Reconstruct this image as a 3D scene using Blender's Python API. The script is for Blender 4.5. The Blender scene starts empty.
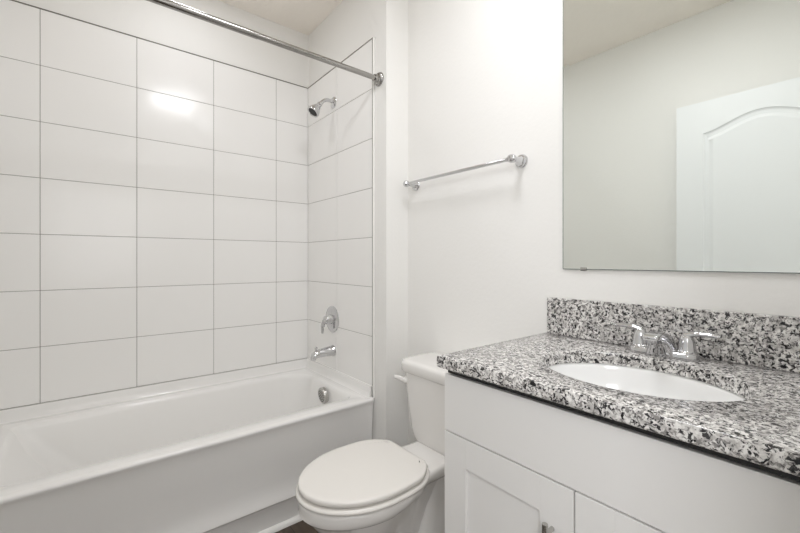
import bpy, bmesh, math, random
from mathutils import Vector, Matrix
PI = math.pi
SC = bpy.context.scene
COL = SC.collection

# ---------------------------------------------------------------- camera, world, light, exposure
cd = bpy.data.cameras.new('camera'); cam = bpy.data.objects.new('camera', cd); COL.objects.link(cam)
cam.location = (2.383, -1.136, 1.155)
cam.rotation_euler = (PI/2, 0, 0.8936)
cd.sensor_width = 36; cd.lens = 36*389.06/800; cd.shift_y = -0.0079; cd.clip_start = 0.02
SC.camera = cam
w = bpy.data.worlds.new('world'); SC.world = w; w.use_nodes = True
w.node_tree.nodes['Background'].inputs[0].default_value = (1, 0.98, 0.95, 1)
w.node_tree.nodes['Background'].inputs[1].default_value = 0.6
SC.view_settings.view_transform = 'Standard'; SC.view_settings.look = 'None'
SC.view_settings.gamma = 1; SC.view_settings.use_curve_mapping = False
SC.view_settings.exposure = 0.17
SC.cycles.max_bounces = 14; SC.cycles.diffuse_bounces = 8; SC.cycles.glossy_bounces = 8
SC.cycles.sample_clamp_indirect = 6; SC.cycles.blur_glossy = 0.5

def lamp(name, kind, loc, energy, color=(1, 1, 1), rot=(0, 0, 0), **kw):
    d = bpy.data.lights.new(name, kind); d.energy = energy; d.color = color
    for k, v in kw.items(): setattr(d, k, v)
    o = bpy.data.objects.new(name, d); o.location = loc; o.rotation_euler = rot; COL.objects.link(o); return o
LX, LY = 1.78, -0.225
lamp('ceiling_lamp', 'POINT', (LX, LY, 2.50), 1.3, (0.958, 0.966, 1.0), shadow_soft_size=0.036)
# added fill areas shining in through the open doorway, no source modelled
lamp('hall_fill', 'AREA', (3.15, -1.80, 1.95), 19, (0.958, 0.966, 1.0), rot=Vector((-1.3, 1.25, -0.75)).to_track_quat('-Z', 'Y').to_euler(), shape='RECTANGLE', size=0.8, size_y=0.8)

lamp('hall_wall_fill', 'AREA', (3.78, -1.0, 1.5), 4.0, (0.958, 0.966, 1.0), rot=(0, math.radians(90), 0), shape='RECTANGLE', size=1.1, size_y=0.9)  # second added fill at the hall wall, no window behind it
lamp('tub_fill', 'AREA', (0.45, -0.75, 2.635), 2.0, (0.958, 0.966, 1.0), shape='DISK', size=0.16)  # fill added to brighten the tiles and tub
lamp('ceiling_panel', 'AREA', (1.72, -0.52, 2.615), 8.6, (0.958, 0.966, 1.0), shape='RECTANGLE', size=0.30, size_y=0.34)
# ---------------------------------------------------------------- helpers
def srgb(r, g, b):
    f = lambda c: ((c/255+0.055)/1.055)**2.4 if c/255 > 0.04045 else c/255/12.92
    return (f(r), f(g), f(b), 1)

def mat(name, col, rough=0.5, metal=0.0, coat=0.0, bump=None, spec=0.5):
    m = bpy.data.materials.new(name); m.use_nodes = True
    nt = m.node_tree; b = nt.nodes['Principled BSDF']
    b.inputs['Base Color'].default_value = col; b.inputs['Roughness'].default_value = rough
    b.inputs['Metallic'].default_value = metal; b.inputs['Coat Weight'].default_value = coat
    b.inputs['Coat Roughness'].default_value = 0.05
    b.inputs['Specular IOR Level'].default_value = spec
    if bump:
        for (scale, dist, strength, detail) in bump[:1]:
            tc = nt.nodes.new('ShaderNodeTexCoord'); n = nt.nodes.new('ShaderNodeTexNoise')
            n.inputs['Scale'].default_value = scale; n.inputs['Detail'].default_value = detail
            bp = nt.nodes.new('ShaderNodeBump'); bp.inputs['Distance'].default_value = dist; bp.inputs['Strength'].default_value = strength
            nt.links.new(tc.outputs['Object'], n.inputs['Vector']); nt.links.new(n.outputs['Fac'], bp.inputs['Height'])
            nt.links.new(bp.outputs['Normal'], b.inputs['Normal'])
            if coat: nt.links.new(bp.outputs['Normal'], b.inputs['Coat Normal'])
    return m

M = {}
M['wall'] = mat('painted_wall', srgb(238, 237, 234), 0.55, bump=[(70, 0.0015, 0.35, 3)], spec=0.3)
M['ceiling'] = mat('ceiling_texture', srgb(250, 244, 236), 0.85, bump=[(45, 0.006, 0.6, 5)], spec=0.2)
M['tile'] = mat('glazed_tile', srgb(243, 242, 240), 0.17, bump=[(7, 0.0016, 0.6, 1.5)])
M['grout'] = mat('grout', srgb(150, 147, 142), 0.9)
M['edge'] = mat('tile_edge_caulk', srgb(120, 116, 110), 0.6)
M['caulk'] = mat('white_caulk', srgb(240, 239, 236), 0.4)
M['tub'] = mat('tub_enamel', srgb(240, 239, 237), 0.13, coat=0.2)
M['china'] = mat('vitreous_china', srgb(234, 232, 229), 0.10, coat=0.3)
M['seat'] = mat('seat_plastic', srgb(232, 229, 224), 0.25)
M['sink'] = mat('sink_china', srgb(243, 243, 242), 0.08, coat=0.3)
M['chrome'] = mat('polished_chrome', (0.64, 0.64, 0.65, 1), 0.07, 1.0)
M['brushed'] = mat('satin_nickel', (0.52, 0.51, 0.49, 1), 0.24, 1.0)
M['rod'] = mat('steel_rod', (0.36, 0.35, 0.335, 1), 0.16, 1.0)
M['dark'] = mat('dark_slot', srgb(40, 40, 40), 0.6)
M['cabinet'] = mat('painted_cabinet', srgb(240, 239, 237), 0.35)
M['gap_shade'] = mat('cabinet_gap_shade', srgb(84, 78, 70), 0.8)  # dark colour on the face frame stands for shade between the fronts
M['mirror'] = mat('mirror_glass', (0.86, 0.89, 0.86, 1), 0.0, 1.0)
M['door'] = mat('painted_door', srgb(240, 242, 243), 0.4)
M['trim'] = mat('painted_trim', srgb(240, 239, 236), 0.35)
M['rubber'] = mat('nozzle_rubber', srgb(70, 70, 70), 0.6)

def granite():
    m = bpy.data.materials.new('granite'); m.use_nodes = True; nt = m.node_tree; L = nt.links
    b = nt.nodes['Principled BSDF']; b.inputs['Roughness'].default_value = 0.16; b.inputs['Coat Weight'].default_value = 0.0
    tc = nt.nodes.new('ShaderNodeTexCoord')
    def noise(scale, detail, rough, off, dist=0.6):
        mp = nt.nodes.new('ShaderNodeMapping'); mp.inputs['Location'].default_value = off
        n = nt.nodes.new('ShaderNodeTexNoise'); n.inputs['Scale'].default_value = scale
        n.inputs['Detail'].default_value = detail; n.inputs['Roughness'].default_value = rough; n.inputs['Distortion'].default_value = dist
        L.new(tc.outputs['Object'], mp.inputs[0]); L.new(mp.outputs[0], n.inputs['Vector']); return n.outputs['Fac']
    def ramp(fac, a, bb, c0=(0, 0, 0, 1), c1=(1, 1, 1, 1)):
        r = nt.nodes.new('ShaderNodeValToRGB'); e = r.color_ramp.elements
        e[0].position = a; e[1].position = bb; e[0].color = c0; e[1].color = c1; L.new(fac, r.inputs[0]); return r.outputs[0]
    def mix(f, a, c):
        x = nt.nodes.new('ShaderNodeMix'); x.data_type = 'RGBA'
        L.new(f, x.inputs[0])
        for i, v in ((6, a), (7, c)):
            if isinstance(v, tuple): x.inputs[i].default_value = v
            else: L.new(v, x.inputs[i])
        return x.outputs[2]
    base = ramp(noise(68, 3, 0.6, (3, 1, 7)), 0.38, 0.60, srgb(182, 179, 176), srgb(234, 232, 229))
    mid = ramp(noise(118, 3, 0.6, (11, 4, 2), 0.6), 0.525, 0.58)
    c = mix(mid, base, srgb(140, 137, 135))
    drk = ramp(noise(136, 2.5, 0.6, (1, 21, 5), 0.6), 0.56, 0.60)
    c = mix(drk, c, srgb(62, 60, 61))
    blk = ramp(noise(102, 2.5, 0.55, (31, 2, 15), 0.6), 0.585, 0.62)
    c = mix(blk, c, srgb(18, 18, 20))
    L.new(c, b.inputs['Base Color'])
    return m
M['granite'] = granite()

def planks():
    m = bpy.data.materials.new('dark_plank_floor'); m.use_nodes = True; nt = m.node_tree; L = nt.links
    b = nt.nodes['Principled BSDF']; b.inputs['Roughness'].default_value = 0.4
    tc = nt.nodes.new('ShaderNodeTexCoord')
    br = nt.nodes.new('ShaderNodeTexBrick'); br.offset = 0.37
    br.inputs['Scale'].default_value = 1; br.inputs['Brick Width'].default_value = 1.2; br.inputs['Row Height'].default_value = 0.15
    br.inputs['Mortar Size'].default_value = 0.0015
    br.inputs['Color1'].default_value = srgb(92, 78, 66); br.inputs['Color2'].default_value = srgb(74, 62, 53); br.inputs['Mortar'].default_value = srgb(35, 30, 26)
    mp = nt.nodes.new('ShaderNodeMapping'); mp.inputs['Scale'].default_value = (1.5, 28, 1)
    n = nt.nodes.new('ShaderNodeTexNoise'); n.inputs['Scale'].default_value = 3; n.inputs['Detail'].default_value = 6
    r = nt.nodes.new('ShaderNodeValToRGB'); r.color_ramp.elements[0].color = (0.55, 0.55, 0.55, 1); r.color_ramp.elements[1].color = (1.25, 1.25, 1.25, 1)
    x = nt.nodes.new('ShaderNodeMix'); x.data_type = 'RGBA'; x.blend_type = 'MULTIPLY'; x.inputs[0].default_value = 1
    L.new(tc.outputs['Object'], br.inputs['Vector']); L.new(tc.outputs['Object'], mp.inputs[0]); L.new(mp.outputs[0], n.inputs['Vector'])
    L.new(n.outputs['Fac'], r.inputs[0]); L.new(br.outputs['Color'], x.inputs[6]); L.new(r.outputs[0], x.inputs[7]); L.new(x.outputs[2], b.inputs['Base Color'])
    return m
M['floor'] = planks()

def obj(name, bm, m, parent=None, smooth=False, angle=None):
    bmesh.ops.recalc_face_normals(bm, faces=bm.faces)
    me = bpy.data.meshes.new(name); bm.to_mesh(me); bm.free()
    o = bpy.data.objects.new(name, me); COL.objects.link(o)
    for mm in (m if isinstance(m, (list, tuple)) else [m]): me.materials.append(mm)
    if smooth or angle:
        for p in me.polygons: p.use_smooth = True
        if angle: me.set_sharp_from_angle(angle=math.radians(angle))
    if parent:
        o.parent = parent; o.matrix_parent_inverse = Matrix.Translation(-Vector(parent.location))
    return o
def empty(name, loc, label, cat, group=None):
    o = bpy.data.objects.new(name, None); COL.objects.link(o); o.location = loc
    o.empty_display_size = 0.05; o['label'] = label; o['category'] = cat
    if group: o['group'] = group
    return o
def tag(o, label, cat, group=None):
    o['label'] = label; o['category'] = cat
    if group: o['group'] = group
    return o
def struct(o): o['kind'] = 'structure'; return o

def box(bm, x0, x1, y0, y1, z0, z1, bev=0.0, seg=2, mi=0):
    vs = [bm.verts.new((x, y, z)) for x in (x0, x1) for y in (y0, y1) for z in (z0, z1)]
    idx = [(0, 1, 3, 2), (4, 6, 7, 5), (0, 4, 5, 1), (2, 3, 7, 6), (0, 2, 6, 4), (1, 5, 7, 3)]
    fs = [bm.faces.new([vs[i] for i in f]) for f in idx]
    for f in fs: f.material_index = mi
    if bev:
        es = list({e for f in fs for e in f.edges})
        bmesh.ops.bevel(bm, geom=es, offset=bev, segments=seg, profile=0.5, affect='EDGES')
    return fs
def loft(bm, rings, cap0=True, cap1=True, closed=True):
    vr = [[bm.verts.new(p) for p in r] for r in rings]
    n = len(rings[0])
    for a, b in zip(vr, vr[1:]):
        for i in range(n if closed else n-1):
            j = (i+1) % n
            try: bm.faces.new((a[i], a[j], b[j], b[i]))
            except ValueError: pass
    if cap0: bm.faces.new(vr[0][::-1])
    if cap1: bm.faces.new(vr[-1])
    return vr
def frame_of(d):
    d = Vector(d).normalized(); up = Vector((0, 0, 1)) if abs(d.z) < 0.95 else Vector((1, 0, 0))
    s = d.cross(up).normalized(); return d, s, s.cross(d).normalized()
def tube(bm, pts, rad, n=20, cap=True, flat=1.0):
    pts = [Vector(p) for p in pts]; rings = []
    s = None
    for i, p in enumerate(pts):
        d = (pts[min(i+1, len(pts)-1)]-pts[max(i-1, 0)]).normalized()
        if s is None: _, s, u = frame_of(d)
        else:
            s = (s - d*s.dot(d)).normalized(); u = s.cross(d).normalized()
        r = rad[i] if isinstance(rad, (list, tuple)) else rad
        rs, ru = r if isinstance(r, (list, tuple)) else (r, r*flat)
        rings.append([p + s*math.cos(2*PI*k/n)*rs + u*math.sin(2*PI*k/n)*ru for k in range(n)])
    loft(bm, rings, cap, cap)
def lathe(bm, origin, axis, prof, n=32):
    d, s, u = frame_of(axis); o = Vector(origin); rings = []
    for t, r in prof:
        r = max(r, 1e-5)
        rings.append([o + d*t + s*math.cos(2*PI*k/n)*r + u*math.sin(2*PI*k/n)*r for k in range(n)])
    loft(bm, rings)
def smooth_path(pts, sub=6):
    pts = [Vector(p) for p in pts]; out = []
    P = [pts[0]*2-pts[1]] + pts + [pts[-1]*2-pts[-2]]
    for i in range(1, len(P)-2):
        for k in range(sub):
            t = k/sub; a, b, c, d = P[i-1], P[i], P[i+1], P[i+2]
            out.append(0.5*((2*b)+(c-a)*t+(2*a-5*b+4*c-d)*t*t+(3*b-a-3*c+d)*t**3))
    out.append(pts[-1]); return out
def rrect(x0, x1, y0, y1, z, r, n=8):
    """counter-clockwise rounded rectangle; r = radii for (x1,y1),(x0,y1),(x0,y0),(x1,y0)"""
    if not isinstance(r, (list, tuple)): r = [r]*4
    out = []
    for (cx, cy, a0), rr in zip(((x1, y1, 0), (x0, y1, PI/2), (x0, y0, PI), (x1, y0, 1.5*PI)), r):
        sx = -1 if cx == x1 else 1; sy = -1 if cy == y1 else 1
        for k in range(n+1):
            a = a0 + PI/2*k/n
            out.append(Vector((cx+sx*rr+rr*math.cos(a), cy+sy*rr+rr*math.sin(a), z)))
    return out

# ---------------------------------------------------------------- room shell
YW = 0.147      # wall behind toilet and vanity
YB = -1.465     # wall opposite the mirror
XR = 2.39       # wall with the doorway
ZC = 2.645
XS = 0.853      # end of the stub wall beside the tub
def sbox(name, *a, m='wall', **k):
    bm = bmesh.new(); box(bm, *a, **k); return struct(obj(name, bm, M[m]))
sbox('floor', -0.1, 3.9, -2.3, 0.27, -0.05, 0, m='floor')
sbox('ceiling', -0.1, 3.9, -2.3, 0.27, ZC, ZC+0.05, m='ceiling')
wl = sbox('wall_left', -0.12, -0.008, YB-0.1, 0.25, 0, ZC)
bm = bmesh.new()   # back wall: stub at the tub, recess behind toilet
for poly in ([(-0.008, 0.008), (XS, 0.008), (XS, YW), (XR+0.12, YW), (XR+0.12, 0.26), (-0.008, 0.26)],):
    lo = [bm.verts.new((x, y, 0)) for x, y in poly]; hi = [bm.verts.new((x, y, ZC)) for x, y in poly]
    bm.faces.new(lo[::-1]); bm.faces.new(hi)
    for i in range(len(poly)):
        j = (i+1) % len(poly); bm.faces.new((lo[i], lo[j], hi[j], hi[i]))
wb = struct(obj('wall_back', bm, M['wall']))
sbox('wall_front', -0.12, XR+0.12, YB-0.12, YB, 0, ZC)
DY0, DY1, DZ = -1.42, -0.62, 2.10
bm = bmesh.new()
box(bm, XR, XR+0.115, DY1, YW, 0, ZC); box(bm, XR, XR+0.115, YB, DY0, 0, ZC); box(bm, XR, XR+0.115, DY0, DY1, DZ, ZC)
struct(obj('wall_right', bm, M['wall']))
# hall beyond the doorway
sbox('wall_hall', 3.80, 3.9, -2.3, 0.27, 0, ZC)
sbox('wall_hall_front', XR+0.12, 3.8, -2.3, -2.2, 0, ZC)
sbox('wall_hall_back', XR+0.12, 3.8, 0.17, 0.27, 0, ZC)
# baseboards
def baseboard(name, x0, x1, y0, y1):
    bm = bmesh.new(); box(bm, x0, x1, y0, y1, 0, 0.083, 0.003); return struct(obj(name, bm, M['trim']))
baseboard('baseboard_back', XS+0.001, 1.617, YW-0.0125, YW-0.0005)
baseboard('baseboard_stub', XS+0.0005, XS+0.0125, 0.009, YW-0.013)
baseboard('baseboard_front', 0.78, 2.388, YB+0.0005, YB+0.0125)
# door lining on the doorway
bm = bmesh.new()
for y0, y1 in ((DY0, DY0+0.018), (DY1-0.018, DY1)): box(bm, XR+0.001, XR+0.116, y0, y1, 0, DZ)
box(bm, XR+0.001, XR+0.116, DY0, DY1, DZ-0.018, DZ)
for x0, x1 in ((XR+0.116, XR+0.13),):
    box(bm, x0, x1, DY0-0.05, DY0+0.006, 0, DZ+0.05, 0.003); box(bm, x0, x1, DY1-0.006, DY1+0.05, 0, DZ+0.05, 0.003)
    box(bm, x0, x1, DY0+0.006, DY1-0.006, DZ-0.006, DZ+0.05, 0.003)
struct(obj('trim_1', bm, M['trim']))

# tiles: every tile a bevelled slab on a grout bed
TZ0, TH, TW, GAP = 0.51, 0.254, 0.3627, 0.0024
ZT = TZ0 + 7*TH
def tile_field(name, cuts, along, parent, edge):
    """cuts: seam positions along the wall"""
    bm = bmesh.new(); g = GAP/2
    a0, a1 = min(cuts), max(cuts)
    if along == 'y': box(bm, -0.0085, -0.0025, a0, a1, TZ0, ZT, mi=1)
    else: box(bm, a0, a1, 0.0025, 0.0085, TZ0, ZT, mi=1)
    for p, q in zip(cuts, cuts[1:]):
        for k in range(7):
            z0, z1 = TZ0+k*TH+g, TZ0+(k+1)*TH-g
            if along == 'y': box(bm, -0.008, 0.0, p+g, q-g, z0, z1, 0.0010, 1)
            else: box(bm, p+g, q-g, 0.0, 0.008, z0, z1, 0.0010, 1)
    o = obj(name, bm, [M['tile'], M['grout']], parent)
    bm = bmesh.new()
    if along == 'y': box(bm, -0.0079, 0.0008, a0, a1, ZT-0.001, ZT+0.0045)
    else:
        box(bm, a0, a1+0.004, -0.0008, 0.0079, ZT-0.001, ZT+0.0045)
        box(bm, a1-0.001, a1+0.004, -0.0008, 0.0079, TZ0, ZT-0.001)
    obj('tile_edging', bm, M['edge'], parent)
    return o
cy = [-0.0005, -0.2134, -0.5761, -0.9388, -1.3015, YB+0.0005]
tile_field('tile_panel', cy[::-1], 'y', wl, True)
tile_field('tile_panel', [0.0005, 0.381, 0.744], 'x', wb, True)
bm = bmesh.new()   # bead of caulk along the tile's open edge and under the tiles
box(bm, 0.7485, 0.7545, -0.0016, 0.0079, 0.452, ZT+0.002, 0.001)
box(bm, 0.0, 0.7485, -0.0022, 0.004, 0.5085, 0.5125, 0.001)
box(bm, 0.0, 0.0016, -0.0016, 0.0, 0.512, ZT)
obj('caulk_bead', bm, M['caulk'], wb)

# ---------------------------------------------------------------- bathtub
tub = empty('bathtub', (0.38, -0.73, 0), 'white alcove bathtub with a smooth apron front below the tiled wall', 'bathtub')
YT0, YT1, XT = YB+0.004, -0.001, 0.760
RZ = 0.454
bm = bmesh.new()
def inner(x0, x1, y0, y1, z, r): return rrect(x0, x1, y0, y1, z, r, 10)
tiny = 0.0015
R = [inner(0.004, XT-0.018, YT0, YT1, RZ, tiny),
     inner(0.074, 0.682, -1.388, -0.062, RZ, [0.055, 0.15, 0.045, 0.08]),
     inner(0.079, 0.677, -1.383, -0.067, RZ-0.0025, [0.053, 0.148, 0.045, 0.08]),
     inner(0.085, 0.671, -1.376, -0.074, RZ-0.010, [0.052, 0.146, 0.045, 0.08]),
     inner(0.089, 0.666, -1.366, -0.079, RZ-0.025, [0.052, 0.145, 0.045, 0.08]),
     inner(0.097, 0.655, -1.330, -0.088, RZ-0.10, [0.06, 0.14, 0.07, 0.11]),
     inner(0.108, 0.640, -1.240, -0.100, RZ-0.22, [0.07, 0.13, 0.09, 0.11]),
     inner(0.125, 0.620, -1.180, -0.118, RZ-0.30, [0.08, 0.12, 0.10, 0.11]),
     inner(0.155, 0.590, -1.130, -0.150, RZ-0.345, [0.09, 0.10, 0.10, 0.10]),
     inner(0.22, 0.52, -1.05, -0.22, RZ-0.36, 0.08)]
loft(bm, R, cap0=False)
# flange with a cove against three walls (profile offset from wall, z)
prof = [(0.0005, 0.509), (0.007, 0.509), (0.009, 0.497), (0.0105, 0.480), (0.014, 0.464), (0.022, 0.455), (0.034, 0.4548), (0.046, RZ+0.0004)]
def flange_ring(d, z): # path along three walls, open at the apron side
    pts = [(XT-0.020, YT1-d), (d+0.0, YT1-d), (d+0.0, YT0+d), (XT-0.020, YT0+d)]
    return [Vector((x, y, z)) for x, y in pts]
vr = [[bm.verts.new(p) for p in flange_ring(d, z)] for d, z in prof]
for a, b in zip(vr, vr[1:]):
    for i in range(3): bm.faces.new((a[i], a[i+1], b[i+1], b[i]))
for e, (yy) in ((0, YT1), (3, YT0)):
    cap = [v[e] for v in vr]+[bm.verts.new((XT-0.020, yy, RZ))]
    bm.faces.new(cap)
# apron profile (x, z) swept along y
ap = [(XT-0.018, RZ), (XT-0.008, RZ-0.0006), (XT-0.003, RZ-0.003), (XT, RZ-0.008), (XT, RZ-0.014), (XT-0.003, RZ-0.021), (XT-0.007, RZ-0.034),
      (XT-0.012, 0.38), (XT-0.018, 0.28), (XT-0.020, 0.20), (XT-0.016, 0.165), (XT-0.008, 0.140), (XT-0.002, 0.127), (XT, 0.119), (XT-0.003, 0.113), (XT-0.010, 0.109), (XT-0.013, 0.102), (XT-0.014, 0.0),
      (XT-0.06, 0.0), (XT-0.06, RZ-0.03)]
vr = [[bm.verts.new((x, y, z)) for x, z in ap] for y in (YT0, YT1)]
for i in range(len(ap)-1): bm.faces.new((vr[0][i], vr[0][i+1], vr[1][i+1], vr[1][i]))
bm.faces.new(vr[0]); bm.faces.new(vr[1][::-1])
bmesh.ops.remove_doubles(bm, verts=bm.verts, dist=0.0002)
obj('tub_shell', bm, M['tub'], tub, angle=38)
bm = bmesh.new()   # overflow plate on the end wall
ox, oz = 0.405, 0.395; oy = -0.088
lathe(bm, (ox, oy, oz), (0, -1, -0.12), [(0, 0.044), (0.018, 0.045), (0.023, 0.042), (0.0245, 0.034), (0.025, 0)], 36)
ov = obj('overflow_plate', bm, M['brushed'], tub, angle=35); ov['label'] = 'round chrome overflow plate with holes'
bm = bmesh.new()
d, s, u = frame_of((0, -1, -0.12)); o0 = Vector((ox, oy, oz)) + d*0.0242
for ring, cnt in ((0.0, 1), (0.010, 6), (0.020, 12), (0.030, 18)):
    for k in range(cnt):
        a = 2*PI*k/cnt; p = o0 + s*ring*math.cos(a) + u*ring*math.sin(a)
        lathe(bm, p, d, [(0, 0.0026), (0.0014, 0.0026)], 8)
obj('overflow_holes', bm, M['dark'], ov)
bm = bmesh.new(); lathe(bm, (0.38, -0.25, RZ-0.361), (0, 0, 1), [(0, 0.035), (0.003, 0.034), (0.004, 0.028), (0.002, 0.02), (0.010, 0.018), (0.012, 0)], 30)
obj('tub_drain', bm, M['chrome'], tub, angle=35)
bm = bmesh.new()   # quarter round where the apron meets the floor
q = [(XT-0.0135, 0.0), (XT-0.0135, 0.019), (XT-0.008, 0.018), (XT-0.001, 0.014), (XT+0.004, 0.007), (XT+0.005, 0.0)]
vr = [[bm.verts.new((x, y, z)) for x, z in q] for y in (YB+0.014, -0.001)]
for i in range(len(q)-1): bm.faces.new((vr[0][i], vr[0][i+1], vr[1][i+1], vr[1][i]))
bm.faces.new(vr[0]); bm.faces.new(vr[1][::-1]); bm.faces.new((vr[0][0], vr[0][-1], vr[1][-1], vr[1][0]))
struct(obj('trim_2', bm, M['trim'], angle=50))

# ---------------------------------------------------------------- shower fittings on the tiled end wall
FX = 0.345
t = empty('wall_shower', (FX, 0, 2.086), 'chrome bell-shaped shower head on a bent arm high on the tiled end wall', 'shower head')
bm = bmesh.new(); lathe(bm, (FX, 0, 2.086), (0, -1, 0), [(0, 0.033), (0.003, 0.033), (0.008, 0.026), (0.012, 0.014), (0.012, 0)], 36); obj('wall_flange', bm, M['chrome'], t, angle=40)
arm = smooth_path([(FX, -0.005, 2.086), (FX, -0.026, 2.091), (FX, -0.050, 2.089), (FX, -0.073, 2.074), (FX, -0.090, 2.054)], 6)
bm = bmesh.new(); tube(bm, arm, 0.0105, 20); obj('shower_arm', bm, M['chrome'], t, smooth=True)
dv = Vector((0, -0.62, -0.80)).normalized(); p0 = Vector((FX, -0.087, 2.059))
bm = bmesh.new(); lathe(bm, p0, dv, [(0, 0.012), (0.004, 0.0145), (0.013, 0.0145), (0.016, 0.012), (0.020, 0.015), (0.030, 0.020), (0.045, 0.0265), (0.062, 0.034), (0.070, 0.0365), (0.076, 0.0365), (0.079, 0.0345), (0.079, 0.028), (0.076, 0.026), (0.076, 0)], 36)
hd = obj('head_bell', bm, M['chrome'], t, angle=35)
bm = bmesh.new(); dd, s, u = frame_of(dv)
lathe(bm, p0+dv*0.0755, dv, [(0, 0.0262), (0.002, 0.0262), (0.003, 0.02), (0.003, 0)], 30)
for r_, c_ in ((0.010, 6), (0.019, 12)):
    for k in range(c_): lathe(bm, p0+dv*0.0775+s*r_*math.cos(2*PI*k/c_)+u*r_*math.sin(2*PI*k/c_), dv, [(0, 0.0022), (0.003, 0.0015)], 8)
obj('spray_face', bm, M['rubber'], hd)

VZ = 0.795
t = empty('shower_valve', (FX, 0, VZ), 'round chrome shower valve plate with a single lever handle above the tub spout', 'shower valve')
VX = FX - 0.015
bm = bmesh.new(); lathe(bm, (VX, 0.001, VZ+0.01), (0, -1, 0), [(0, 0.078), (0.003, 0.078), (0.007, 0.073), (0.011, 0.055), (0.013, 0.035), (0.013, 0)], 48); obj('escutcheon', bm, M['chrome'], t, angle=35)
bm = bmesh.new(); lathe(bm, (VX, -0.012, VZ+0.01), (0, -1, 0), [(0, 0.029), (0.018, 0.026), (0.026, 0.024), (0.034, 0.024), (0.040, 0.021), (0.045, 0.012), (0.046, 0)], 32)
tube(bm, smooth_path([(VX, -0.038, VZ+0.016), (VX-0.010, -0.052, VZ-0.006), (VX-0.016, -0.058, VZ-0.036), (VX-0.018, -0.056, VZ-0.070)], 6),
     [(0.017, 0.015)]*6+[(0.015, 0.012)]*6+[(0.014, 0.009)]*6+[(0.012, 0.007)], 18)
obj('lever_handle', bm, M['chrome'], t, angle=40)

SZ = 0.620
t = empty('tub_spout', (FX, 0, SZ), 'chrome tub spout with a pull-up diverter knob above the bathtub', 'tub spout')
SX = FX - 0.005
bm = bmesh.new()
tube(bm, [(SX, 0, SZ), (SX, -0.006, SZ), (SX, -0.010, SZ), (SX, -0.05, SZ-0.001), (SX, -0.090, SZ-0.003), (SX, -0.108, SZ-0.006), (SX, -0.122, SZ-0.013), (SX, -0.129, SZ-0.024), (SX, -0.130, SZ-0.036)],
     [(0.033, 0.033), (0.033, 0.033), (0.029, 0.030), (0.028, 0.027), (0.026, 0.024), (0.025, 0.022), (0.023, 0.020), (0.020, 0.017), (0.018, 0.015)], 28)
obj('spout_body', bm, M['chrome'], t, angle=40)
bm = bmesh.new(); lathe(bm, (SX, -0.112, SZ+0.012), (0, 0, 1), [(0, 0.004), (0.012, 0.004), (0.014, 0.008), (0.021, 0.009), (0.024, 0.006), (0.025, 0)], 20); obj('diverter_knob', bm, M['chrome'], t, angle=40)

# shower rod
RXX, RZZ = 0.797, 2.062
t = empty('shower_rod', (RXX, -0.7, RZZ), 'straight steel shower curtain rod spanning above the bathtub', 'shower rod')
bm = bmesh.new(); tube(bm, [(RXX, -0.60, RZZ), (RXX, YB+0.01, RZZ)], 0.0140, 28); obj('outer_tube', bm, M['rod'], t, angle=40)
bm = bmesh.new(); tube(bm, [(RXX, 0.0, RZZ), (RXX, -0.62, RZZ)], 0.0125, 28); obj('inner_tube', bm, M['rod'], t, angle=40)
for yy, dr in ((0.0075, -1), (YB+0.0005, 1)):
    bm = bmesh.new(); lathe(bm, (RXX, yy, RZZ), (0, dr, 0), [(0, 0.034), (0.005, 0.034), (0.009, 0.031), (0.010, 0.027), (0.016, 0.026), (0.019, 0.023), (0.022, 0.019), (0.032, 0.018), (0.032, 0.010)], 36)
    obj('rod_flange', bm, M['rod'], t, angle=35)

# towel bar
BZ = 1.529; BY = 0.082
t = empty('towel_bar', (1.22, YW, BZ), 'slim chrome towel bar with round posts on the wall above the toilet', 'towel bar')
bm = bmesh.new(); tube(bm, [(0.925, BY, BZ), (1.515, BY, BZ)], 0.0072, 20); obj('bar', bm, M['chrome'], t, angle=40)
for px, sgn in ((0.918, -1), (1.524, 1)):
    bm = bmesh.new()
    lathe(bm, (px, YW-0.0005, BZ), (0, -1, 0), [(0, 0.026), (0.004, 0.026), (0.007, 0.0235), (0.010, 0.0225), (0.012, 0.018), (0.018, 0.0145), (0.030, 0.0115), (0.042, 0.0100), (0.050, 0.0105), (0.054, 0.014), (0.064, 0.0165), (0.073, 0.0145), (0.079, 0.008), (0.080, 0)], 32)
    lathe(bm, (px-0.018*sgn, BY, BZ), (sgn, 0, 0), [(0, 0.0095), (0.008, 0.0105), (0.028, 0.0115), (0.033, 0.0095), (0.036, 0.005), (0.0365, 0)], 24)
    obj('post', bm, M['chrome'], t, angle=35)

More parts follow.
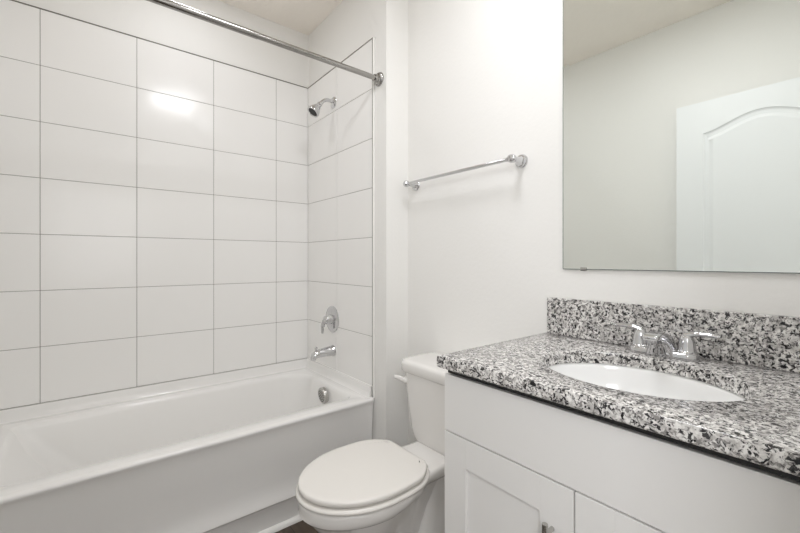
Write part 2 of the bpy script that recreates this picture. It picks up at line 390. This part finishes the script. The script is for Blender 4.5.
# ---------------------------------------------------------------- toilet
TX = 1.25
toilet = empty('toilet', (TX, -0.2, 0), 'white two-piece toilet with closed elongated lid between bathtub and vanity', 'toilet')
def cspline(pts, n):
    P = [Vector(p) for p in pts]; P = [P[0]*2-P[1]] + P + [P[-1]*2-P[-2]]; out = []
    m = len(P)-3
    for k in range(n+1):
        u = m*k/n; i = min(int(u), m-1); t = u-i; a, b, c, d = P[i:i+4]
        out.append(0.5*((2*b)+(c-a)*t+(2*a-5*b+4*c-d)*t*t+(3*b-a-3*c+d)*t**3))
    return out
def plan(z, yf, yc, hw, side, r=0.02, g=0.0, pw=1.95):
    """outline seen from above: elongated front, sides given as (y, half width) to the back"""
    half = []
    for k in range(17):
        a = PI/2*k/16
        half.append((hw*abs(math.sin(a))**(2/pw), yc-(yc-yf)*abs(math.cos(a))**(2/pw)))
    sd = cspline([(yc, hw)]+list(side), 20)[1:]
    half += [(q.y, q.x) for q in sd]
    wb_, yb_ = half[-1]; half[-1] = (wb_, yb_-r)
    for k in range(1, 6): a = PI/2*k/5; half.append((wb_-r+r*math.cos(a), yb_-r+r*math.sin(a)))
    pts = [Vector((x, y)) for x, y in half]+[Vector((-x, y)) for x, y in half[:0:-1]]
    if g:
        n = len(pts); o = []
        for i in range(n):
            t_ = (pts[(i+1) % n]-pts[i-1]).normalized(); o.append(pts[i]+Vector((-t_.y, t_.x))*g)
        pts = o
    return [Vector((TX+p.x, p.y, z)) for p in pts]
bm = bmesh.new()
def rim(z, g): return plan(z, -0.615, -0.385, 0.180, [(-0.33, 0.178), (-0.26, 0.155), (-0.19, 0.123), (-0.12, 0.108), (-0.02, 0.108), (0.09, 0.108)], g=g)
def und(z, yf, hw, f=1.0, yc=-0.385): return plan(z, yf, yc, hw, [(-0.33, hw*0.93), (-0.26, hw*0.76), (-0.19, hw*0.61*f), (-0.12, hw*0.58*f), (-0.02, hw*0.58*f), (0.085, hw*0.6*f)])
loft(bm, [und(0.0, -0.435, 0.112, 1.2, -0.30), und(0.02, -0.435, 0.110, 1.2, -0.30), und(0.045, -0.425, 0.098, 1.1, -0.30), und(0.12, -0.43, 0.094, 1, -0.30), und(0.18, -0.46, 0.104, 0.9, -0.32), und(0.24, -0.52, 0.124, 0.85, -0.35), und(0.29, -0.565, 0.143, 0.85), und(0.325, -0.590, 0.154, 0.9), und(0.343, -0.600, 0.160, 1.0),
          und(0.346, -0.612, 0.168, 1.02), und(0.352, -0.617, 0.174, 1.04), rim(0.365, 0.001), rim(0.380, 0.0), rim(0.387, 0.002), rim(0.392, 0.007), rim(0.3935, 0.016)])
# sculpted trapway column at the rear
def trap(z, y0, y1, w_): return rrect(TX-w_, TX+w_, y0, y1, z, [0.03, 0.03, 0.05, 0.05], 6)
loft(bm, [trap(0, -0.24, 0.085, 0.112), trap(0.02, -0.24, 0.085, 0.110), trap(0.04, -0.23, 0.083, 0.100), trap(0.12, -0.20, 0.08, 0.094), trap(0.20, -0.165, 0.08, 0.082), trap(0.28, -0.15, 0.08, 0.076), trap(0.33, -0.15, 0.085, 0.082), trap(0.362, -0.16, 0.09, 0.094)])
obj('bowl', bm, M['china'], toilet, angle=50)
LS = [(-0.33, 0.180), (-0.27, 0.172), (-0.225, 0.145), (-0.188, 0.108)]
bm = bmesh.new()
def seat_ring(g, z): return plan(z, -0.624, -0.385, 0.188, [(-0.33, 0.186), (-0.27, 0.177), (-0.22, 0.152), (-0.180, 0.115)], 0.008, g)
loft(bm, [seat_ring(0.022, 0.3937), seat_ring(0.020, 0.3978), seat_ring(0.003, 0.3984), seat_ring(0, 0.4005), seat_ring(0, 0.406), seat_ring(0.003, 0.4105), seat_ring(0.010, 0.413), seat_ring(0.02, 0.4135)])
obj('seat', bm, M['seat'], toilet, angle=60)
bm = bmesh.new()
def lid_ring(g, z): return plan(z, -0.617, -0.385, 0.182, LS, 0.008, g)
loft(bm, [lid_ring(0.022, 0.4137), lid_ring(0.020, 0.4192), lid_ring(0.002, 0.4197), lid_ring(0.0, 0.4215), lid_ring(0.0003, 0.430), lid_ring(0.002, 0.4340), lid_ring(0.006, 0.4362), lid_ring(0.016, 0.4370), lid_ring(0.026, 0.4376)])
obj('seat_lid', bm, M['seat'], toilet, angle=60)
for sx in (-1, 1):
    bm = bmesh.new(); box(bm, TX+sx*0.070-0.022, TX+sx*0.070+0.022, -0.186, -0.163, 0.3925, 0.409, 0.006, 3); obj('hinge', bm, M['seat'], toilet, angle=50)
    bm = bmesh.new(); lathe(bm, (TX+sx*0.106, -0.10, 0.022), (sx*0.5, 0, 1), [(0, 0.014), (0.012, 0.013), (0.018, 0.008), (0.019, 0)], 20); obj('bolt_cap', bm, M['china'], toilet, angle=50)
bm = bmesh.new()
def tk(hw, yf, z, r=0.035, yb=0.128): return rrect(TX-hw, TX+hw, yf, yb, z, [r*0.7, r*0.7, r, r], 8)
loft(bm, [tk(0.105, -0.030, 0.3875, 0.04, 0.10), tk(0.128, -0.050, 0.390, 0.045), tk(0.138, -0.056, 0.398, 0.046), tk(0.147, -0.059, 0.415, 0.045), tk(0.155, -0.061, 0.445, 0.043), tk(0.167, -0.064, 0.53, 0.040), tk(0.178, -0.067, 0.62, 0.038), tk(0.183, -0.068, 0.6745, 0.038), tk(0.174, -0.059, 0.6755, 0.030), tk(0.174, -0.059, 0.679, 0.030)])
obj('tank', bm, M['china'], toilet, angle=50)
bm = bmesh.new()
def ld(g, z): return rrect(TX-0.202+g, TX+0.202-g, -0.082+g, 0.137-g*0.4, z, [0.035, 0.035, 0.050, 0.050], 8)
loft(bm, [ld(0.016, 0.6785), ld(0.003, 0.6785), ld(0.001, 0.681), ld(0.0, 0.712), ld(0.002, 0.719), ld(0.007, 0.724), ld(0.014, 0.7268), ld(0.026, 0.7285)])
obj('tank_lid', bm, M['china'], toilet, angle=50)
bm = bmesh.new()
hx, hz = TX-0.158, 0.640
lathe(bm, (hx, -0.062, hz), (0, -1, 0), [(0, 0.015), (0.008, 0.015), (0.014, 0.013), (0.018, 0.009), (0.018, 0)], 24)
tube(bm, smooth_path([(hx+0.004, -0.077, hz), (hx-0.016, -0.084, hz+0.006), (hx-0.036, -0.087, hz+0.007), (hx-0.050, -0.088, hz+0.006)], 5), [(0.006, 0.010)]*5+[(0.005, 0.010)]*5+[(0.0045, 0.009)]*5+[(0.0035, 0.006)], 16)
fl = obj('flush_lever', bm, M['china'], toilet, angle=50)

# ---------------------------------------------------------------- vanity
VX0, VX1 = 1.621, 2.385
VF = -0.365; CT = 0.898
van = empty('vanity_cabinet', (2.0, -0.1, 0), 'white shaker vanity cabinet with two doors under the granite countertop', 'cabinet')
bm = bmesh.new()
x0, x1, y0, y1 = VX0+0.002, VX1-0.002, VF+0.020, YW-0.001
box(bm, x0, x0+0.016, y0, y1, 0, 0.866); box(bm, x1-0.016, x1, y0, y1, 0, 0.866)
box(bm, x0+0.016, x1-0.016, y0, y1, 0.10, 0.116); box(bm, x0+0.016, x1-0.016, y1-0.008, y1, 0.116, 0.866)
box(bm, x0+0.016, x1-0.016, y0+0.06, y0+0.075, 0.0, 0.10)
obj('carcass', bm, M['cabinet'], van)
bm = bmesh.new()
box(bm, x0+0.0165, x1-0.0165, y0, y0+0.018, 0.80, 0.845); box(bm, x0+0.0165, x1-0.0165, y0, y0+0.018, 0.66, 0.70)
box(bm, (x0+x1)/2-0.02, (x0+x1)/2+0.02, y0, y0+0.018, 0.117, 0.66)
obj('shaded_face_frame', bm, M['gap_shade'], van)
bm = bmesh.new(); box(bm, VX0, VX1-0.003, VF, VF+0.019, 0.6885, 0.8425, 0.0012); obj('false_drawer_front', bm, M['cabinet'], van)
def shaker(xa, xb, za, zb, st, hx):
    bm = bmesh.new(); yf, yb = VF, VF+0.019
    box(bm, xa, xa+st, yf, yb, za, zb, 0.0010); box(bm, xb-st, xb, yf, yb, za, zb, 0.0010)
    box(bm, xa+st, xb-st, yf+0.0002, yb, zb-st, zb, 0.0006); box(bm, xa+st, xb-st, yf+0.0002, yb, za, za+st, 0.0006)
    box(bm, xa+st-0.004, xb-st+0.004, yf+0.0095, yf+0.016, za+st-0.004, zb-st+0.004)
    d = obj('cabinet_door', bm, M['cabinet'], van)
    bm = bmesh.new(); z1 = 0.607; z0 = z1-0.125
    tube(bm, [(hx, VF-0.030, z0), (hx, VF-0.030, z1)], 0.0062, 20)
    for z in (z0+0.022, z1-0.022): tube(bm, [(hx, VF-0.001, z), (hx, VF-0.030, z)], 0.005, 16)
    obj('door_handle', bm, M['brushed'], d, angle=40)
MID = 1.9887
shaker(VX0, MID-0.0018, 0.105, 0.6845, 0.0765, MID-0.047)
shaker(MID+0.0018, VX1-0.003, 0.105, 0.6845, 0.0765, MID+0.047)

# countertop with an oval cut-out
SCX, SCY, SA, SBB = 2.020, -0.148, 0.207, 0.167
def counter():
    bm = bmesh.new(); n = 72
    X0, X1, Y0, Y1 = 1.626, XR-0.001, -0.400, YW-0.001
    ell = [(SCX+SA*math.cos(2*PI*k/n), SCY+SBB*math.sin(2*PI*k/n)) for k in range(n)]
    outer = []
    for k in range(n):
        c, s = math.cos(2*PI*k/n)*SA, math.sin(2*PI*k/n)*SBB
        tx = ((X1-SCX) if c > 0 else (X0-SCX))/c if abs(c) > 1e-9 else 1e9
        ty = ((Y1-SCY) if s > 0 else (Y0-SCY))/s if abs(s) > 1e-9 else 1e9
        t_ = min(tx, ty); outer.append([SCX+c*t_, SCY+s*t_])
    for cx_, cy_ in ((X0, Y0), (X1, Y0), (X0, Y1), (X1, Y1)):
        k = min(range(n), key=lambda i: (outer[i][0]-cx_)**2+(outer[i][1]-cy_)**2); outer[k] = [cx_, cy_]
    def ins(p, g): return (min(max(p[0], X0+g), X1-g), min(max(p[1], Y0+g), Y1-g))
    def el(g, z): return [Vector((SCX+(SA+g)*math.cos(2*PI*k/n), SCY+(SBB+g)*math.sin(2*PI*k/n), z)) for k in range(n)]
    def ou(g, z): return [Vector((*ins(p, g), z)) for p in outer]
    b = 0.0035
    rings = [el(0, CT-0.0315), el(0, CT-b), el(0.0012, CT-0.0012), el(b, CT), ou(b, CT), ou(0.001, CT-0.001), ou(0, CT-b), ou(0, CT-0.0315+b), ou(b, CT-0.0315), el(0, CT-0.0315)]
    loft(bm, rings, False, False); bmesh.ops.remove_doubles(bm, verts=bm.verts, dist=1e-5)
    o = obj('countertop', bm, M['granite'], angle=30)
    bm = bmesh.new(); box(bm, VX0+0.010, XR-0.003, VF+0.003, VF+0.019, 0.846, CT-0.0317); obj('gap_shade_strip', bm, M['dark'], o)  # dark strip paints the shade in the gap under the counter edge
    return o
tag(counter(), 'speckled grey and white granite countertop with an oval sink cut-out on the white vanity', 'countertop')
bm = bmesh.new(); box(bm, 1.639, XR-0.001, 0.127, YW-0.0005, CT+0.0005, 1.024, 0.0015)
tag(obj('backsplash', bm, M['granite']), 'upright granite backsplash strip on the wall behind the sink faucet', 'backsplash')
# undermount basin
sk = empty('sink_basin', (SCX, SCY, CT-0.032), 'white oval undermount sink basin set under the granite cut-out', 'sink')
bm = bmesh.new(); n = 64
def el2(a, b, z): return [Vector((SCX+a*math.cos(2*PI*k/n), SCY+b*math.sin(2*PI*k/n), z)) for k in range(n)]
zt = CT-0.0320
pr_ = [(1.12, 0.0), (1.02, 0.0), (1.005, -0.004), (0.99, -0.015), (0.96, -0.045), (0.89, -0.08), (0.76, -0.112), (0.56, -0.134), (0.32, -0.145), (0.13, -0.149)]
rings = [el2(SA*f, SBB*f, zt+dz) for f, dz in pr_]
rings += [el2(SA*0.13, SBB*0.13, zt-0.16)] + [el2(SA*f+0.008, SBB*f+0.008, zt+dz-0.009) for f, dz in pr_[::-1][1:]]
loft(bm, rings, False, False)
obj('basin_bowl', bm, M['sink'], sk, smooth=True)
bm = bmesh.new(); lathe(bm, (SCX, SCY, zt-0.149), (0, 0, 1), [(0, 0.020), (0.001, 0.030), (0.003, 0.030), (0.004, 0.024), (0.003, 0.018), (0.008, 0.015), (0.010, 0.006), (0.010, 0)], 28); obj('sink_drain', bm, M['chrome'], sk, angle=40)

# ---------------------------------------------------------------- faucet
FXX, FY = 2.009, 0.075
fc = empty('sink_faucet', (FXX, FY, CT), 'chrome two-handle sink faucet standing on the granite behind the basin', 'faucet')
bm = bmesh.new()
def stad(g, z, a=0.081, b=0.027): return [Vector((FXX+(a-b)*(1 if math.cos(t_) > 0 else -1)+(b-g)*math.cos(t_), FY+(b-g)*math.sin(t_), z)) for t_ in [2*PI*(k+0.5)/48 for k in range(48)]]
loft(bm, [stad(0, CT+0.0004), stad(0, CT+0.013), stad(0.0015, CT+0.0165), stad(0.005, CT+0.0185), stad(0.013, CT+0.0195)])
obj('base_plate', bm, M['chrome'], fc, angle=40)
bm = bmesh.new()   # wedge spout: wide foot, leaning forward to a squared nose, concave underneath
st = [((-0.034, 0.001), (0.026, 0.012), 0.036), ((-0.0355, 0.012), (0.024, 0.027), 0.033), ((-0.040, 0.023), (0.018, 0.042), 0.029), ((-0.048, 0.034), (0.006, 0.055), 0.0255), ((-0.058, 0.042), (-0.014, 0.064), 0.0225), ((-0.068, 0.0468), (-0.036, 0.0685), 0.0208), ((-0.078, 0.0495), (-0.060, 0.0690), 0.0198), ((-0.089, 0.0515), (-0.080, 0.0675), 0.0188), ((-0.094, 0.0525), (-0.091, 0.0645), 0.0172), ((-0.096, 0.055), (-0.0955, 0.061), 0.013)]
rings = []
for (uy, uz), (ty, tz), hw in st:
    U, T = Vector((0, uy, uz)), Vector((0, ty, tz)); ax = T-U; L_ = ax.length; rr = min(hw, L_/2)*0.62
    rings.append([Vector((FXX, FY, CT)) + Vector((p.x, 0, 0)) + U + ax/L_*p.y for p in rrect(-hw, hw, 0, L_, 0, rr, 6)])
loft(bm, rings)
lathe(bm, (FXX, FY-0.074, CT+0.052), (0, 0, -1), [(0, 0.0105), (0.008, 0.0105), (0.009, 0.009), (0.007, 0.008), (0.007, 0)], 24)
obj('spout', bm, M['chrome'], fc, angle=45)
for sx in (-1, 1):
    hx = FXX+sx*0.054
    bm = bmesh.new()
    lathe(bm, (hx, FY, CT+0.017), (0, 0, 1), [(0, 0.0245), (0.003, 0.0245), (0.005, 0.0215), (0.008, 0.0205), (0.026, 0.0185), (0.036, 0.0165), (0.044, 0.0135), (0.050, 0.008), (0.052, 0)], 32)
    lv = smooth_path([(hx-sx*0.004, FY, CT+0.062), (hx+sx*0.018, FY+0.001, CT+0.068), (hx+sx*0.042, FY+0.001, CT+0.0695), (hx+sx*0.070, FY, CT+0.068)], 5)
    tube(bm, lv, [(0.013, 0.008)]*3+[(0.0125, 0.0075)]*4+[(0.0105, 0.006)]*6+[(0.010, 0.0055)]*2+[(0.007, 0.0035)], 18)
    obj('handle', bm, M['chrome'], fc, angle=40)

# ---------------------------------------------------------------- mirror
MX0, MX1, MZ0, MZ1 = 1.690, XR-0.003, 1.124, 2.30
mr = empty('wall_mirror', (2.03, YW, MZ0), 'large frameless wall mirror hanging above the granite backsplash and sink', 'mirror')
bm = bmesh.new(); yb, yf, bw = YW-0.0008, YW-0.0068, 0.022
def mrr(g, y): return [Vector(p) for p in ((MX0+g, y, MZ0+g), (MX1-g, y, MZ0+g), (MX1-g, y, MZ1-g), (MX0+g, y, MZ1-g))]
loft(bm, [mrr(0, yb), mrr(0, yf), mrr(0.0022, yf), mrr(bw, yf+0.0003)])
for f in bm.faces:
    c_ = f.calc_center_median(); dd_ = min(c_.x-MX0, MX1-c_.x, c_.z-MZ0, MZ1-c_.z); f.material_index = 1 if dd_ < 0.0015 else 0
obj('mirror_glass', bm, [M['mirror'], mat('glass_edge', srgb(110, 118, 112), 0.3)], mr)
for cx_ in (MX0+0.072, MX1-0.072):
    bm = bmesh.new(); box(bm, cx_-0.010, cx_+0.010, yf-0.0022, yb, MZ0-0.003, MZ0-0.0004, 0.0006); box(bm, cx_-0.010, cx_+0.010, yf-0.0022, yf-0.0004, MZ0-0.003, MZ0+0.007, 0.0006)
    obj('mirror_clip', bm, M['brushed'], mr)

# ---------------------------------------------------------------- open door, seen in the mirror
DF = -1.385; DX0, DX1, DB, DT = 1.590, 2.352, 0.012, 2.080
door = bpy.data.objects.new('door_1', None); COL.objects.link(door); door.location = (DX1, DF-0.018, 0); struct(door)
def offset(loop, d):
    out = []; n = len(loop)
    for i in range(n):
        a, b, c = Vector(loop[i-1]), Vector(loop[i]), Vector(loop[(i+1) % n])
        e1, e2 = (b-a).normalized(), (c-b).normalized()
        n1, n2 = Vector((-e1.y, e1.x)), Vector((-e2.y, e2.x)); m_ = (n1+n2).normalized()
        out.append(tuple(b + m_*(d/max(0.4, m_.dot(n1)))))
    return out
px0, px1 = DX0+0.130, DX1-0.130
def arch(z0, z1, rise):
    pts = [(px0, z0), (px1, z0)]
    if rise:
        n = 28
        for k in range(n+1):
            t_ = k/n; x = px1 + (px0-px1)*t_
            pts.append((x, z1 + rise*(0.5-0.5*math.cos(2*PI*t_))**0.85))
    else: pts += [(px1, z1), (px0, z1)]
    return pts
bm = bmesh.new()
def door_face(y, sgn):
    top, low = arch(0.98, 1.895, 0.072), arch(0.24, 0.86, 0)
    rect = [(DX0, DB), (DX1, DB), (DX1, DT), (DX0, DT)]
    loops = []
    for lp in (rect, top, low):
        vs = [bm.verts.new((x, y, z)) for x, z in lp]
        es = [bm.edges.new((vs[i], vs[(i+1) % len(vs)])) for i in range(len(vs))]; loops.append((vs, es))
    bmesh.ops.triangle_fill(bm, edges=[e for _, es in loops for e in es], use_beauty=True)
    for (vs, _), lp in zip(loops[1:], (top, low)):
        prev = vs
        for g, dp in ((0.004, 0.004), (0.010, 0.0075), (0.018, 0.0085), (0.030, 0.0085), (0.040, 0.0045), (0.048, 0.0015)):
            cur = [bm.verts.new((x, y-sgn*dp, z)) for x, z in offset(lp, g)]
            for i in range(len(cur)):
                j = (i+1) % len(cur); bm.faces.new((prev[i], prev[j], cur[j], cur[i]))
            prev = cur
        bm.faces.new(prev)
    return loops[0][0]
f1 = door_face(DF, 1); f2 = door_face(DF-0.035, -1)
for i in range(4): bm.faces.new((f1[i], f1[(i+1) % 4], f2[(i+1) % 4], f2[i]))
obj('door_slab', bm, M['door'], door)
bm = bmesh.new()
for s_ in (1, -1):
    y0 = DF if s_ == 1 else DF-0.035
    L_ = 1.0 if s_ == 1 else 0.62
    lathe(bm, (DX0+0.07, y0, 0.93), (0, s_, 0), [(0, 0.032), (0.005, 0.032), (0.008, 0.012), (0.030*L_, 0.011), (0.036*L_, 0.022), (0.050*L_, 0.026), (0.060*L_, 0.020), (0.062*L_, 0)], 28)
obj('door_knob', bm, M['brushed'], door, angle=40)
for z in (0.2, 1.05, 1.88):
    bm = bmesh.new(); tube(bm, [(DX1+0.008, DF-0.004, z-0.045), (DX1+0.008, DF-0.004, z+0.045)], 0.006, 14); box(bm, DX1, DX1+0.03, DF-0.012, DF-0.009, z-0.045, z+0.045)
    obj('hinge', bm, M['brushed'], door, angle=40)

# ---------------------------------------------------------------- ceiling light (lights the room, above the frame)
cl = empty('ceiling_light', (LX, LY, ZC), 'small round flush ceiling light above the vanity', 'ceiling light')
bm = bmesh.new(); lathe(bm, (LX, LY, ZC-0.0005), (0, 0, -1), [(0, 0.085), (0.012, 0.085), (0.020, 0.070), (0.022, 0.020), (0.050, 0.018), (0.050, 0)], 36)
obj('lamp_base', bm, M['brushed'], cl, angle=40)
cl = empty('ceiling_light', (1.72, -0.52, ZC), 'square white panel light on the ceiling in the middle of the room', 'ceiling light')
bm = bmesh.new(); box(bm, 1.72-0.17, 1.72+0.17, -0.52-0.19, -0.52+0.19, ZC-0.024, ZC-0.0005, 0.003); obj('lamp_frame', bm, M['trim'], cl)
cl = empty('ceiling_light', (0.45, -0.75, ZC), 'small round added fill light in the ceiling over the bathtub', 'ceiling light')  # made-up housing for the tub fill
bm = bmesh.new(); lathe(bm, (0.45, -0.75, ZC-0.0005), (0, 0, -1), [(0, 0.10), (0.006, 0.098), (0.007, 0)], 36); obj('fill_ring', bm, M['trim'], cl, angle=40)
